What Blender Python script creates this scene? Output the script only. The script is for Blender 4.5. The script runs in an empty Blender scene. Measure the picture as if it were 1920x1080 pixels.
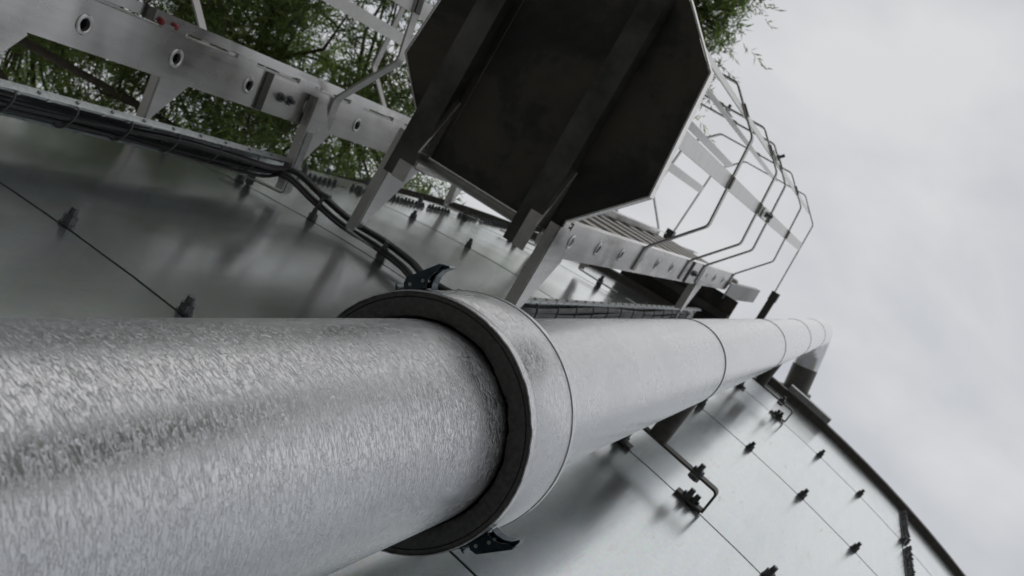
import bpy, bmesh, math, random
import numpy as np
from mathutils import Vector, Matrix
random.seed(7)
rng = np.random.default_rng(11)
SC = bpy.context.scene
COL = SC.collection

# ------------------------------------------------------------------ camera, sky, light
HC = 1.5                                   # lens height above the ground
cam_d = bpy.data.cameras.new('camera')
cam = bpy.data.objects.new('camera', cam_d)
COL.objects.link(cam)
SC.camera = cam
rt = Vector((0.70777896, -0.62383726, 0.33147551))
up = Vector((-0.65354267, -0.75637078, -0.02802173))
bk = Vector((0.26819940, -0.19680020, -0.94304760))
M = Matrix((rt, up, bk)).transposed().to_4x4()
M.translation = Vector((0, 0, HC))
cam.matrix_world = M
cam_d.sensor_width = 36.0
cam_d.lens = 1958.38 / 1920 * 36
cam_d.clip_start = 0.02
cam_d.clip_end = 2000
cam_d.dof.use_dof = True
cam_d.dof.focus_distance = 1.02
cam_d.dof.aperture_fstop = 17.0

world = bpy.data.worlds.new('World')
SC.world = world
world.use_nodes = True
wn, wl = world.node_tree.nodes, world.node_tree.links
wn.clear()
w_out = wn.new('ShaderNodeOutputWorld')
w_bg = wn.new('ShaderNodeBackground')
SUN_EL, SUN_ROT = math.radians(52), math.radians(214)
sky = wn.new('ShaderNodeTexSky')
sky.sky_type = 'NISHITA'
sky.sun_disc = False
sky.sun_elevation = SUN_EL
sky.sun_rotation = SUN_ROT
sky.air_density = 1.5
sky.dust_density = 4.0
sc1 = wn.new('ShaderNodeVectorMath'); sc1.operation = 'SCALE'
sc1.inputs['Scale'].default_value = 0.08
wl.new(sky.outputs[0], sc1.inputs[0])
tc = wn.new('ShaderNodeTexCoord')
mp = wn.new('ShaderNodeMapping')
mp.inputs['Scale'].default_value = (1.0, 1.6, 1.6)
mp.inputs['Rotation'].default_value = (0.2, 0.1, 0.6)
wl.new(tc.outputs['Generated'], mp.inputs[0])
n1 = wn.new('ShaderNodeTexNoise')
n1.inputs['Scale'].default_value = 3.4
n1.inputs['Detail'].default_value = 5
n1.inputs['Roughness'].default_value = 0.48
n1.inputs['Distortion'].default_value = 0.3
wl.new(mp.outputs[0], n1.inputs['Vector'])
cr = wn.new('ShaderNodeValToRGB')
cr.color_ramp.elements[0].position = 0.36
cr.color_ramp.elements[0].color = (0.50, 0.525, 0.565, 1)
cr.color_ramp.elements[1].position = 0.62
cr.color_ramp.elements[1].color = (0.70, 0.705, 0.72, 1)
wl.new(n1.outputs[0], cr.inputs[0])
mx = wn.new('ShaderNodeMix'); mx.data_type = 'RGBA'
mx.inputs[0].default_value = 0.93
wl.new(sc1.outputs[0], mx.inputs[6])
wl.new(cr.outputs[0], mx.inputs[7])
wl.new(mx.outputs[2], w_bg.inputs[0])
w_bg.inputs[1].default_value = 1.0
wl.new(w_bg.outputs[0], w_out.inputs[0])

sun_d = bpy.data.lights.new('sun', 'SUN')
sun_d.energy = 0.5
sun_d.angle = math.radians(100)
sun_d.color = (1.0, 0.97, 0.93)
sun = bpy.data.objects.new('sun', sun_d)
COL.objects.link(sun)
# direction the light comes from
sd = Vector((math.sin(SUN_ROT) * math.cos(SUN_EL), math.cos(SUN_ROT) * math.cos(SUN_EL), math.sin(SUN_EL)))
sun.rotation_euler = sd.to_track_quat('Z', 'Y').to_euler()
sun.location = sd * 40

SC.render.engine = 'CYCLES'
SC.view_settings.view_transform = 'Standard'
SC.view_settings.look = 'None'
SC.view_settings.exposure = 0.0
SC.view_settings.gamma = 1.0
SC.view_settings.use_curve_mapping = False
SC.render.resolution_x = 1024
SC.render.resolution_y = 576

# ------------------------------------------------------------------ materials
def new_mat(name):
    m = bpy.data.materials.new(name)
    m.use_nodes = True
    nt = m.node_tree
    return m, nt.nodes, nt.links, nt.nodes['Principled BSDF']

def tex_coord(N, L, kind='Object', scale=(1, 1, 1)):
    t = N.new('ShaderNodeTexCoord')
    p = N.new('ShaderNodeMapping')
    p.inputs['Scale'].default_value = scale
    L.new(t.outputs[kind], p.inputs[0])
    return p.outputs[0]

def noise(N, L, vec, scale, detail=4, rough=0.5, dist=0.0):
    n = N.new('ShaderNodeTexNoise')
    n.inputs['Scale'].default_value = scale
    n.inputs['Detail'].default_value = detail
    n.inputs['Roughness'].default_value = rough
    n.inputs['Distortion'].default_value = dist
    L.new(vec, n.inputs['Vector'])
    return n.outputs[0]

def ramp(N, L, fac, stops):
    r = N.new('ShaderNodeValToRGB')
    e = r.color_ramp.elements
    e[0].position, e[0].color = stops[0][0], tuple(stops[0][1]) + (1,)
    e[1].position, e[1].color = stops[-1][0], tuple(stops[-1][1]) + (1,)
    for s, c in stops[1:-1]:
        k = e.new(s); k.color = tuple(c) + (1,)
    L.new(fac, r.inputs[0])
    return r.outputs[0]

def math_n(N, L, op, a, b=None):
    m = N.new('ShaderNodeMath'); m.operation = op
    for i, v in enumerate((a, b)):
        if v is None: continue
        if isinstance(v, (int, float)): m.inputs[i].default_value = v
        else: L.new(v, m.inputs[i])
    return m.outputs[0]

def bump(N, L, B, h, strength, dist):
    b = N.new('ShaderNodeBump')
    b.inputs['Strength'].default_value = strength
    b.inputs['Distance'].default_value = dist
    L.new(h, b.inputs['Height'])
    L.new(b.outputs[0], B.inputs['Normal'])
    return b

def mat_simple(name, color, metallic=0.0, rough=0.5, var=0.15, scale=30, bumps=0.0, kind='Object', rvar=0.08):
    m, N, L, B = new_mat(name)
    v = tex_coord(N, L, kind)
    n = noise(N, L, v, scale, 5, 0.6)
    lo = [c * (1 - var) for c in color]; hi = [min(1, c * (1 + var)) for c in color]
    L.new(ramp(N, L, n, [(0.3, lo), (0.7, hi)]), B.inputs['Base Color'])
    B.inputs['Metallic'].default_value = metallic
    r = math_n(N, L, 'MULTIPLY_ADD', n, rvar * 2)
    r.node.inputs[2].default_value = rough - rvar
    L.new(r, B.inputs['Roughness'])
    if bumps: bump(N, L, B, n, bumps, 0.002)
    return m

def mat_stucco(name):
    """embossed aluminium cladding: wavy ridges running round the pipe"""
    m, N, L, B = new_mat(name)
    # thin wandering ridges at two sizes over an almost smooth sheet
    hs = []
    for (su, sv, wd, k) in ((88, 250, 0.060, 1.0), (140, 380, 0.050, 0.6)):
        v = tex_coord(N, L, 'UV', (su, sv, 1))
        n = noise(N, L, v, 1.0, 1.0, 0.5, 0.9)
        rid = math_n(N, L, 'ABSOLUTE', math_n(N, L, 'SUBTRACT', n, 0.5))
        rid = math_n(N, L, 'DIVIDE', rid, wd)
        rid = math_n(N, L, 'MAXIMUM', math_n(N, L, 'SUBTRACT', 1.0, rid), 0.0)
        rid = math_n(N, L, 'MULTIPLY', math_n(N, L, 'MULTIPLY', rid, rid), k)
        hs.append(rid)
    v3 = tex_coord(N, L, 'UV', (420, 560, 1))
    n3 = noise(N, L, v3, 1.0, 2, 0.5, 0.2)
    hgt = math_n(N, L, 'ADD', math_n(N, L, 'ADD', hs[0], hs[1]), math_n(N, L, 'MULTIPLY', n3, 0.30))
    bump(N, L, B, hgt, 1.0, 0.00030)
    v2 = tex_coord(N, L, 'UV', (3, 1.5, 1))
    n2 = noise(N, L, v2, 2.0, 6, 0.6)
    L.new(ramp(N, L, n2, [(0.3, (0.50, 0.508, 0.52)), (0.5, (0.55, 0.558, 0.572)), (0.7, (0.59, 0.598, 0.61))]), B.inputs['Base Color'])
    B.inputs['Metallic'].default_value = 1.0
    r = math_n(N, L, 'MULTIPLY_ADD', n2, 0.14); r.node.inputs[2].default_value = 0.20
    L.new(r, B.inputs['Roughness'])
    return m

def mat_tank():
    """galvanised sheet, semi-matt, with faint rolling streaks, spangle and drip stains"""
    m, N, L, B = new_mat('galvanised_tank_sheet')
    v = tex_coord(N, L, 'UV', (1, 1, 1))
    big = noise(N, L, v, 1.3, 5, 0.6)
    vs = tex_coord(N, L, 'UV', (30, 2.2, 1))
    st = noise(N, L, vs, 1.0, 5, 0.65)
    vo = N.new('ShaderNodeTexVoronoi'); vo.inputs['Scale'].default_value = 140
    L.new(v, vo.inputs['Vector'])
    mixv = math_n(N, L, 'ADD', math_n(N, L, 'MULTIPLY', big, 0.6), math_n(N, L, 'MULTIPLY', st, 0.4))
    base = ramp(N, L, mixv, [(0.32, (0.50, 0.545, 0.545)), (0.52, (0.58, 0.62, 0.625)), (0.70, (0.63, 0.67, 0.68))])
    sp = N.new('ShaderNodeMix'); sp.data_type = 'RGBA'; sp.blend_type = 'MULTIPLY'
    sp.inputs[0].default_value = 0.10
    L.new(base, sp.inputs[6]); L.new(vo.outputs['Color'], sp.inputs[7])
    # brown drip marks, thin and long, here and there
    vd = tex_coord(N, L, 'UV', (55, 7, 1))
    nd = noise(N, L, vd, 1.0, 3, 0.6)
    vm = noise(N, L, v, 3.1, 3, 0.5)
    msk = math_n(N, L, 'MULTIPLY', ramp(N, L, nd, [(0.60, (0, 0, 0)), (0.70, (1, 1, 1))]), ramp(N, L, vm, [(0.46, (0, 0, 0)), (0.64, (0.6, 0.6, 0.6))]))
    dm = N.new('ShaderNodeMix'); dm.data_type = 'RGBA'
    L.new(msk, dm.inputs[0]); L.new(sp.outputs[2], dm.inputs[6]); dm.inputs[7].default_value = (0.33, 0.29, 0.25, 1)
    L.new(dm.outputs[2], B.inputs['Base Color'])
    B.inputs['Metallic'].default_value = 0.93
    r = math_n(N, L, 'MULTIPLY_ADD', big, 0.16); r.node.inputs[2].default_value = 0.11
    L.new(r, B.inputs['Roughness'])
    ww = tex_coord(N, L, 'UV', (1.6, 1.1, 1))
    wv = noise(N, L, ww, 1.0, 2, 0.4)
    hh = math_n(N, L, 'ADD', math_n(N, L, 'MULTIPLY', wv, 4.0), math_n(N, L, 'MULTIPLY', st, 0.05))
    bump(N, L, B, hh, 0.5, 0.006)
    return m

def mat_alu():
    m, N, L, B = new_mat('mill_aluminium')
    v = tex_coord(N, L, 'Object', (60, 60, 4))
    n = noise(N, L, v, 1.0, 5, 0.6)
    v2 = tex_coord(N, L, 'Object', (5, 5, 5))
    n2 = noise(N, L, v2, 1.0, 4, 0.5, 0.15)
    mixv = math_n(N, L, 'ADD', math_n(N, L, 'MULTIPLY', n2, 0.7), math_n(N, L, 'MULTIPLY', n, 0.3))
    L.new(ramp(N, L, mixv, [(0.30, (0.38, 0.375, 0.37)), (0.42, (0.60, 0.59, 0.58)), (0.55, (0.69, 0.68, 0.675)), (0.68, (0.78, 0.77, 0.765))]), B.inputs['Base Color'])
    B.inputs['Metallic'].default_value = 0.85
    r = math_n(N, L, 'MULTIPLY_ADD', n2, 0.30); r.node.inputs[2].default_value = 0.14
    L.new(r, B.inputs['Roughness'])
    v4 = tex_coord(N, L, 'Object', (3, 3, 3.5))
    n4 = noise(N, L, v4, 1.0, 2, 0.4)
    hh = math_n(N, L, 'ADD', math_n(N, L, 'MULTIPLY', n4, 6.0), math_n(N, L, 'MULTIPLY', n, 0.03))
    bump(N, L, B, hh, 0.5, 0.006)
    return m

M_STUCCO = mat_stucco('stucco_aluminium')
M_TANK = mat_tank()
M_ALU = mat_alu()
M_HOOP = mat_simple('dull_aluminium_bar', (0.42, 0.41, 0.40), 0.7, 0.42, 0.14, 25)
M_GALV = mat_simple('galvanised_bracket_steel', (0.38, 0.39, 0.39), 0.75, 0.42, 0.25, 60, 0.1)
M_DARKSTEEL = mat_simple('weathered_dark_steel', (0.085, 0.08, 0.075), 0.4, 0.55, 0.3, 50, 0.2)
M_NUT = mat_simple('dark_bolt_steel', (0.13, 0.135, 0.14), 0.8, 0.40, 0.35, 200, 0.1)
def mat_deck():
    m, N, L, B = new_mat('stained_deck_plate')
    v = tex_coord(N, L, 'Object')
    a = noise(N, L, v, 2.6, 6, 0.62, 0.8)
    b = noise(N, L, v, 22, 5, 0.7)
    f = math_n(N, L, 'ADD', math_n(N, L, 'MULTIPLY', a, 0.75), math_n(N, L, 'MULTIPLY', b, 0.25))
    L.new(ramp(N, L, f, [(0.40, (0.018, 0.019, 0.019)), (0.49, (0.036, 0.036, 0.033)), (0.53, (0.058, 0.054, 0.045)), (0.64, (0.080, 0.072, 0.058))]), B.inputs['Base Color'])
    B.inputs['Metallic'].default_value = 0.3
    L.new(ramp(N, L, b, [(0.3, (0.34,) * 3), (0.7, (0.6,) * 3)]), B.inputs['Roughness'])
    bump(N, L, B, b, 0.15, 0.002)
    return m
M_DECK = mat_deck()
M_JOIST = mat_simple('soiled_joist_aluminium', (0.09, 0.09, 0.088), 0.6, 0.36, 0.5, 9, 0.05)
M_FOAM = mat_simple('black_rubber_foam', (0.085, 0.085, 0.085), 0.0, 0.8, 0.3, 190, 0.8)
M_SEAL_SHADE = mat_simple('black_sealant_and_groove_shade', (0.02, 0.02, 0.02), 0.0, 0.6, 0.2, 60)  # real sealant, and the painted groove shadow at the pipe joints
M_CABLE = mat_simple('black_cable_sheath', (0.02, 0.02, 0.022), 0.0, 0.42, 0.2, 40)
M_TIE = mat_simple('grey_cable_tie', (0.12, 0.12, 0.12), 0.0, 0.5, 0.1, 40)
M_TRAY = mat_simple('galvanised_tray_sheet', (0.52, 0.55, 0.56), 0.85, 0.32, 0.15, 90)
M_LATCH = mat_simple('blued_latch_steel', (0.055, 0.08, 0.095), 0.9, 0.2, 0.3, 60)
M_RED = mat_simple('red_plastic_cap', (0.22, 0.025, 0.03), 0.0, 0.4, 0.1, 60)
M_HOLE = mat_simple('shaded_tube_inside', (0.04, 0.04, 0.04), 0.3, 0.7, 0.2, 60)  # shade inside the open rung ends, painted as a near-black colour
M_RUNG = mat_simple('ribbed_rung_aluminium', (0.40, 0.39, 0.37), 0.7, 0.4, 0.15, 40)
M_BARK = mat_simple('willow_bark', (0.07, 0.058, 0.046), 0.0, 0.9, 0.35, 14, 0.8)
M_STRAP = mat_simple('bright_strap_aluminium', (0.74, 0.73, 0.715), 0.25, 0.4, 0.1, 18)
M_RUN = mat_simple('dull_duct_sheet', (0.10, 0.095, 0.09), 0.5, 0.45, 0.2, 14)
M_CORR = mat_simple('grey_roof_sheet', (0.30, 0.31, 0.31), 0.6, 0.5, 0.1, 12)

def mat_leaf():
    m, N, L, B = new_mat('willow_leaf')
    at = N.new('ShaderNodeAttribute'); at.attribute_name = 'tone'
    c = ramp(N, L, at.outputs['Fac'], [(0.0, (0.058, 0.085, 0.034)), (0.5, (0.10, 0.14, 0.052)), (0.85, (0.17, 0.22, 0.09)), (1.0, (0.24, 0.27, 0.12))])
    L.new(c, B.inputs['Base Color'])
    B.inputs['Roughness'].default_value = 0.5
    tr = N.new('ShaderNodeBsdfTranslucent')
    g = N.new('ShaderNodeMix'); g.data_type = 'RGBA'; g.blend_type = 'MULTIPLY'; g.inputs[0].default_value = 1
    L.new(c, g.inputs[6]); g.inputs[7].default_value = (2.0, 2.2, 1.2, 1)
    L.new(g.outputs[2], tr.inputs[0])
    ms = N.new('ShaderNodeMixShader'); ms.inputs[0].default_value = 0.5
    L.new(B.outputs[0], ms.inputs[1]); L.new(tr.outputs[0], ms.inputs[2])
    L.new(ms.outputs[0], N['Material Output'].inputs[0])
    return m
M_LEAF = mat_leaf()

def mat_ground():
    m, N, L, B = new_mat('grass_and_gravel')
    v = tex_coord(N, L, 'Object')
    a = noise(N, L, v, 0.5, 6, 0.6)
    b = noise(N, L, v, 45, 4, 0.6)
    f = math_n(N, L, 'ADD', math_n(N, L, 'MULTIPLY', a, 0.6), math_n(N, L, 'MULTIPLY', b, 0.4))
    L.new(ramp(N, L, f, [(0.36, (0.10, 0.11, 0.07)), (0.46, (0.24, 0.23, 0.21)), (0.62, (0.33, 0.32, 0.30))]), B.inputs['Base Color'])
    B.inputs['Roughness'].default_value = 0.95
    bump(N, L, B, b, 0.6, 0.02)
    return m
M_GROUND = mat_ground()

# ------------------------------------------------------------------ helpers
def link_mesh(name, bm, mat, parent=None, smooth=False, recalc=True):
    if recalc: bmesh.ops.recalc_face_normals(bm, faces=bm.faces)
    me = bpy.data.meshes.new(name)
    bm.to_mesh(me); bm.free()
    if smooth:
        for p in me.polygons: p.use_smooth = True
    me.materials.append(mat)
    o = bpy.data.objects.new(name, me)
    COL.objects.link(o)
    if parent is not None: o.parent = parent
    return o

def link_data(name, me, parent=None, M4=None):
    o = bpy.data.objects.new(name, me)
    COL.objects.link(o)
    if parent is not None: o.parent = parent
    if M4 is not None: o.matrix_local = M4
    return o

def empty(name, label, cat, loc=(0, 0, 0), rz=0, group=None):
    o = bpy.data.objects.new(name, None)
    o.empty_display_size = 0.2
    COL.objects.link(o)
    o.location = loc; o.rotation_euler = (0, 0, rz)
    o['label'] = label; o['category'] = cat
    if group: o['group'] = group
    return o

def smooth_by_angle(o, deg=35):
    me = o.data
    for p in me.polygons: p.use_smooth = True
    try: me.set_sharp_from_angle(angle=math.radians(deg))
    except Exception: pass

def add_prism(bm, pts, z0, z1, f=lambda x, y, z: (x, y, z)):
    """polygon pts (x,y) extruded z0..z1, through mapping f"""
    a = [bm.verts.new(f(x, y, z0)) for x, y in pts]
    b = [bm.verts.new(f(x, y, z1)) for x, y in pts]
    n = len(pts)
    bm.faces.new(a); bm.faces.new(b)
    for i in range(n):
        bm.faces.new((a[i], a[(i + 1) % n], b[(i + 1) % n], b[i]))

def add_box(bm, x0, x1, y0, y1, z0, z1, f=lambda x, y, z: (x, y, z)):
    add_prism(bm, [(x0, y0), (x1, y0), (x1, y1), (x0, y1)], z0, z1, f)

def round_poly(pts, r=0.02, n=4, closed=False):
    out = []
    N = len(pts)
    for i, p in enumerate(pts):
        p = Vector(p)
        if not closed and i in (0, N - 1): out.append(p); continue
        a = Vector(pts[i - 1]) - p; b = Vector(pts[(i + 1) % N]) - p
        k = min(r, a.length * .45, b.length * .45)
        A = p + a.normalized() * k; Bq = p + b.normalized() * k
        for t in range(n + 1):
            t /= n
            out.append((1 - t) ** 2 * A + 2 * t * (1 - t) * p + t * t * Bq)
    return out

def add_band(bm, pts, z0, z1, th, f=lambda x, y, z: (x, y, z)):
    """flat bar standing on edge along a 2D polyline"""
    P = [Vector((p[0], p[1])) for p in pts]
    n = len(P)
    rows = []
    for i in range(n):
        if i == 0: d = P[1] - P[0]; s = 1
        elif i == n - 1: d = P[-1] - P[-2]; s = 1
        else:
            d1 = (P[i] - P[i - 1]).normalized(); d2 = (P[i + 1] - P[i]).normalized()
            d = d1 + d2; s = 1 / max(.5, math.cos(d1.angle(d2) / 2))
        d.normalize()
        nn = Vector((-d.y, d.x)) * th / 2 * s
        a, b = P[i] - nn, P[i] + nn
        rows.append([bm.verts.new(f(*v)) for v in ((a.x, a.y, z0), (b.x, b.y, z0), (b.x, b.y, z1), (a.x, a.y, z1))])
    for i in range(n - 1):
        for k in range(4):
            bm.faces.new((rows[i][k], rows[i][(k + 1) % 4], rows[i + 1][(k + 1) % 4], rows[i + 1][k]))
    bm.faces.new(rows[0]); bm.faces.new(rows[-1])

def frame_from(d):
    d = d.normalized()
    a = Vector((0, 0, 1)) if abs(d.z) < .9 else Vector((1, 0, 0))
    u = d.cross(a).normalized(); v = d.cross(u).normalized()
    return u, v

def add_tube(bm, pts, rad, n=8, caps=True, uv=None, closed=False):
    pts = [Vector(p) for p in pts]
    if not hasattr(rad, '__len__'): rad = [rad] * len(pts)
    u = v = None; rings = []
    for i, p in enumerate(pts):
        d = (pts[min(i + 1, len(pts) - 1)] - pts[max(i - 1, 0)])
        d.normalize()
        if u is None: u, v = frame_from(d)
        else:
            u = (u - d * u.dot(d)).normalized(); v = d.cross(u)
        rings.append([bm.verts.new(p + (u * math.cos(2 * math.pi * k / n) + v * math.sin(2 * math.pi * k / n)) * rad[i]) for k in range(n)])
    for i in range(len(rings) - 1):
        for k in range(n):
            bm.faces.new((rings[i][k], rings[i][(k + 1) % n], rings[i + 1][(k + 1) % n], rings[i + 1][k]))
    if caps:
        bm.faces.new(rings[0]); bm.faces.new(rings[-1])
    return rings

def add_cyl(bm, c, d, r, h, n=16, r2=None):
    c = Vector(c); d = Vector(d).normalized()
    add_tube(bm, [c, c + d * h], [r, r if r2 is None else r2], n)

def lathe(bm, prof, n=64, a0=0.0, a1=2 * math.pi, closed=True, uvr=None, axis=(0, 0)):
    """profile [(r,z)], optional uv in metres"""
    full = abs(a1 - a0 - 2 * math.pi) < 1e-6
    uvl = bm.loops.layers.uv.verify() if uvr else None
    cols = []
    m = n if full else n + 1
    for k in range(m):
        a = a0 + (a1 - a0) * k / n
        cols.append([bm.verts.new((axis[0] + r * math.cos(a), axis[1] + r * math.sin(a), z)) for r, z in prof])
    L = len(prof)
    arc = [0.0]
    for i in range(1, L):
        arc.append(arc[-1] + math.hypot(prof[i][0] - prof[i - 1][0], prof[i][1] - prof[i - 1][1]))
    for k in range(n):
        for i in range(L - 1):
            q = (cols[k][i], cols[(k + 1) % m][i], cols[(k + 1) % m][i + 1], cols[k][i + 1])
            fc = bm.faces.new(q)
            if uvl:
                aa = (a0 + (a1 - a0) * k / n, a0 + (a1 - a0) * (k + 1) / n)
                for lp, (ai, j) in zip(fc.loops, ((0, i), (1, i), (1, i + 1), (0, i + 1))):
                    lp[uvl].uv = (aa[ai] * uvr, prof[0][1] + arc[j])
    return cols

# ------------------------------------------------------------------ tank frame
R = 5.45
CY = 6.0556                                # tank centre in front of the lens
RH = [1.335 - 1.12, 1.335, 2.454, 3.598, 4.709]        # ring joints above the lens
RIM_Z = 5.56
BOLT_DEG = [-21.4, -18.7, -16.0, -13.35, -10.85, -8.05, -5.3, -2.54, -0.3, 2.14, 4.52, 7.15, 9.6]

def wp(x, y, z, phi):
    """ladder-type frame: x tangential, y out from the tank wall, z above the lens"""
    a = math.radians(phi)
    er = Vector((math.sin(a), -math.cos(a), 0)); ex = Vector((math.cos(a), math.sin(a), 0))
    return Vector((0, CY, HC + z)) + ex * x + er * (R + y)

def wall(deg, g, z):
    a = math.radians(deg)
    return Vector(((R + g) * math.sin(a), CY - (R + g) * math.cos(a), HC + z))

def frame_empty(name, label, cat, phi, group=None):
    p = wp(0, 0, -HC, phi)
    return empty(name, label, cat, p, math.radians(phi), group)
FL = lambda x, y, z: (x, -y, z + HC)        # ladder frame -> local coords of its empty

# ------------------------------------------------------------------ ground
bm = bmesh.new()
add_prism(bm, [(800 * math.cos(2 * math.pi * k / 48), 800 * math.sin(2 * math.pi * k / 48)) for k in range(48)], -0.5, 0)
g = link_mesh('ground', bm, M_GROUND); g['kind'] = 'structure'
bm = bmesh.new()
lathe(bm, [(R - .3, 0.004), (R - .3, 0.09), (R + .45, 0.09), (R + .45, 0.004)], 96, axis=(0, CY))
M_CONC = mat_simple('concrete', (0.30, 0.29, 0.27), 0, 0.9, 0.2, 8, 0.4)
g = link_mesh('tank_foundation_slab', bm, M_CONC); g['kind'] = 'structure'

# ------------------------------------------------------------------ the tank
tank = empty('storage_tank', 'large round galvanised steel tank of bolted curved sheets filling the picture behind the pipe', 'tank', (0, CY, 0))
SEAMS = [-19.45, 7.15] + [7.15 + 333.4 / 12 * k for k in range(1, 12)]
SEAMS.sort()
LV = [0.09 - HC] + [-0.905] + RH + [RIM_Z]
for li in range(len(LV) - 1):
    z0, z1 = LV[li] + HC, LV[li + 1] + HC
    for si, s0 in enumerate(SEAMS):
        s1 = SEAMS[(si + 1) % len(SEAMS)]
        if s1 <= s0: s1 += 360
        gap = math.degrees(0.003 / R)
        a0, a1 = s0 + gap, s1 - gap
        n = max(6, int((a1 - a0) / 1.4))
        bm = bmesh.new()
        uvl = bm.loops.layers.uv.verify()
        za, zb = z0 + 0.0030, z1 - 0.0030
        vis = -45 < (s0 + s1) / 2 < 40
        # upper sheets lap over: a hair of lean, bottom edge stands proud
        prof = [(R - .006, za), (R + .0015, za), (R + .0005, zb), (R - .006, zb)]
        cols = []
        for k in range(n + 1):
            a = math.radians(a0 + (a1 - a0) * k / n)
            cols.append([bm.verts.new((r * math.sin(a), -r * math.cos(a), z)) for r, z in prof])
        for k in range(n):
            for i in range(3):
                fc = bm.faces.new((cols[k][i], cols[k + 1][i], cols[k + 1][i + 1], cols[k][i + 1]))
                for lp, (kk, j) in zip(fc.loops, ((k, i), (k + 1, i), (k + 1, i + 1), (k, i + 1))):
                    lp[uvl].uv = (math.radians(a0 + (a1 - a0) * kk / n) * R + 3.7 * li, prof[j][1])
        o = link_mesh('panel', bm, M_TANK, tank, recalc=True)
        smooth_by_angle(o, 30)
# sealant / inner shell behind the joints
bm = bmesh.new()
lathe(bm, [(R - .004, 0.09), (R - .004, RIM_Z + HC)], 180)
o = link_mesh('joint_sealant', bm, M_SEAL_SHADE, tank); smooth_by_angle(o)
# rim angle and roof
bm = bmesh.new()
zt = RIM_Z + HC
lathe(bm, [(R - .01, zt - .004), (R + .034, zt), (R + .036, zt + .05), (R + .026, zt + .05), (R + .02, zt + .012), (R - .01, zt + .012)], 240)
o = link_mesh('rim_angle', bm, M_DARKSTEEL, tank); smooth_by_angle(o, 30)
bm = bmesh.new()
lathe(bm, [(R + .0, zt + .014), (R * .5, zt + .30), (0.02, zt + .62)], 120)
o = link_mesh('roof', bm, M_CORR, tank); smooth_by_angle(o)

# bolts with washer, hex nut and stud: one mesh, many parts
def bolt_mesh(s=1.0, name='bolt', stud=.013):
    bm = bmesh.new()
    add_cyl(bm, (0, 0, 0), (0, -1, 0), .0140 * s, .003 * s, 12)
    add_cyl(bm, (0, -.003 * s, 0), (0, -1, 0), .0125 * s, .014 * s, 6)
    add_cyl(bm, (0, -.017 * s, 0), (0, -1, 0), .0074 * s, stud * s, 10, .0068 * s)
    bmesh.ops.recalc_face_normals(bm, faces=bm.faces)
    me = bpy.data.meshes.new(name); bm.to_mesh(me); bm.free()
    me.materials.append(M_NUT)
    return me
ME_BOLT = bolt_mesh(1.0)
ME_SEAMBOLT = bolt_mesh(.84, 'seam_bolt', .012)
def put_bolt(me, name, deg, z, g=.0017, parent=tank, tilt=0.0):
    a = math.radians(deg)
    M4 = Matrix.Translation(((R + g) * math.sin(a), -(R + g) * math.cos(a), z + HC)) @ Matrix.Rotation(a, 4, 'Z') @ Matrix.Rotation(random.uniform(0, 1), 4, 'Y') @ Matrix.Rotation(random.uniform(-.06, .06), 4, 'X') @ Matrix.Diagonal((1, random.uniform(.85, 1.12), 1, 1))
    return link_data(name, me, parent, M4)
for li, z in enumerate(RH):
    for d in BOLT_DEG:
        put_bolt(ME_BOLT, 'bolt', d + random.uniform(-.04, .04), z + .012)
for li in range(len(RH)):
    za = RH[li]; zb = (RH + [RIM_Z])[li + 1]
    for s in ((-19.45, -19.45)[0], 7.15):
        if s > 0 and li < 2: continue
        k = int((zb - za - .08) / .037)
        for j in range(k):
            if s < 0 and j in (7, 19): continue
            put_bolt(ME_SEAMBOLT, 'seam_bolt', s + (.22 if j % 2 else .22), za + .05 + j * .037)
# the bolts of the far sides, joined
bm = bmesh.new()
def far_bolt(d, z, s):
    a = math.radians(d); n = Vector((math.sin(a), -math.cos(a), 0))
    c = n * (R + .001) + Vector((0, 0, z + HC))
    add_cyl(bm, c, n, .012 * s, .03 * s, 6)
for z in RH + [-.905]:
    d = 12.0
    while d < 336: far_bolt(d, z, 1.1); d += 2.45
for s in SEAMS[2:]:
    for li in range(len(RH)):
        za = RH[li]; zb = (RH + [RIM_Z])[li + 1]
        for j in range(16): far_bolt(s + .22, za + .05 + j * .062, .7)
o = link_mesh('far_bolts', bm, M_NUT, tank); o['kind'] = 'stuff'

# ------------------------------------------------------------------ ladders
def plate_with_holes(bm, x0, th, y0, y1, z0, z1, holes, rh, f):
    """stringer web in the y-z plane, thickness along x, round rung holes cut through"""
    hs = sorted(h for h in holes if z0 + .05 < h < z1 - .05)
    yc = (y0 + y1) / 2
    n = 16
    def quad(a, b):
        add_box(bm, x0, x0 + th, y0, y1, a, b, f)
    z = z0
    for h in hs:
        a, b = h - .045, h + .045
        quad(z, a)
        outer, inner = [], []
        for k in range(n):
            t = 2 * math.pi * k / n
            cy, cz = math.cos(t), math.sin(t)
            m = max(abs(cy), abs(cz))
            oy = yc + cy / m * (y1 - y0) / 2; oz = h + cz / m * .045
            outer.append((oy, oz)); inner.append((yc + cy * rh, h + cz * rh))
        lay = []
        for xx in (x0, x0 + th):
            lay.append(([bm.verts.new(f(xx, y, zz)) for y, zz in outer], [bm.verts.new(f(xx, y, zz)) for y, zz in inner]))
        for k in range(n):
            j = (k + 1) % n
            for o_, i_ in lay: bm.faces.new((o_[k], o_[j], i_[j], i_[k]))
            bm.faces.new((lay[0][1][k], lay[0][1][j], lay[1][1][j], lay[1][1][k]))
            bm.faces.new((lay[0][0][k], lay[0][0][j], lay[1][0][j], lay[1][0][k]))
        z = b
    quad(z, z1)

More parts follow.
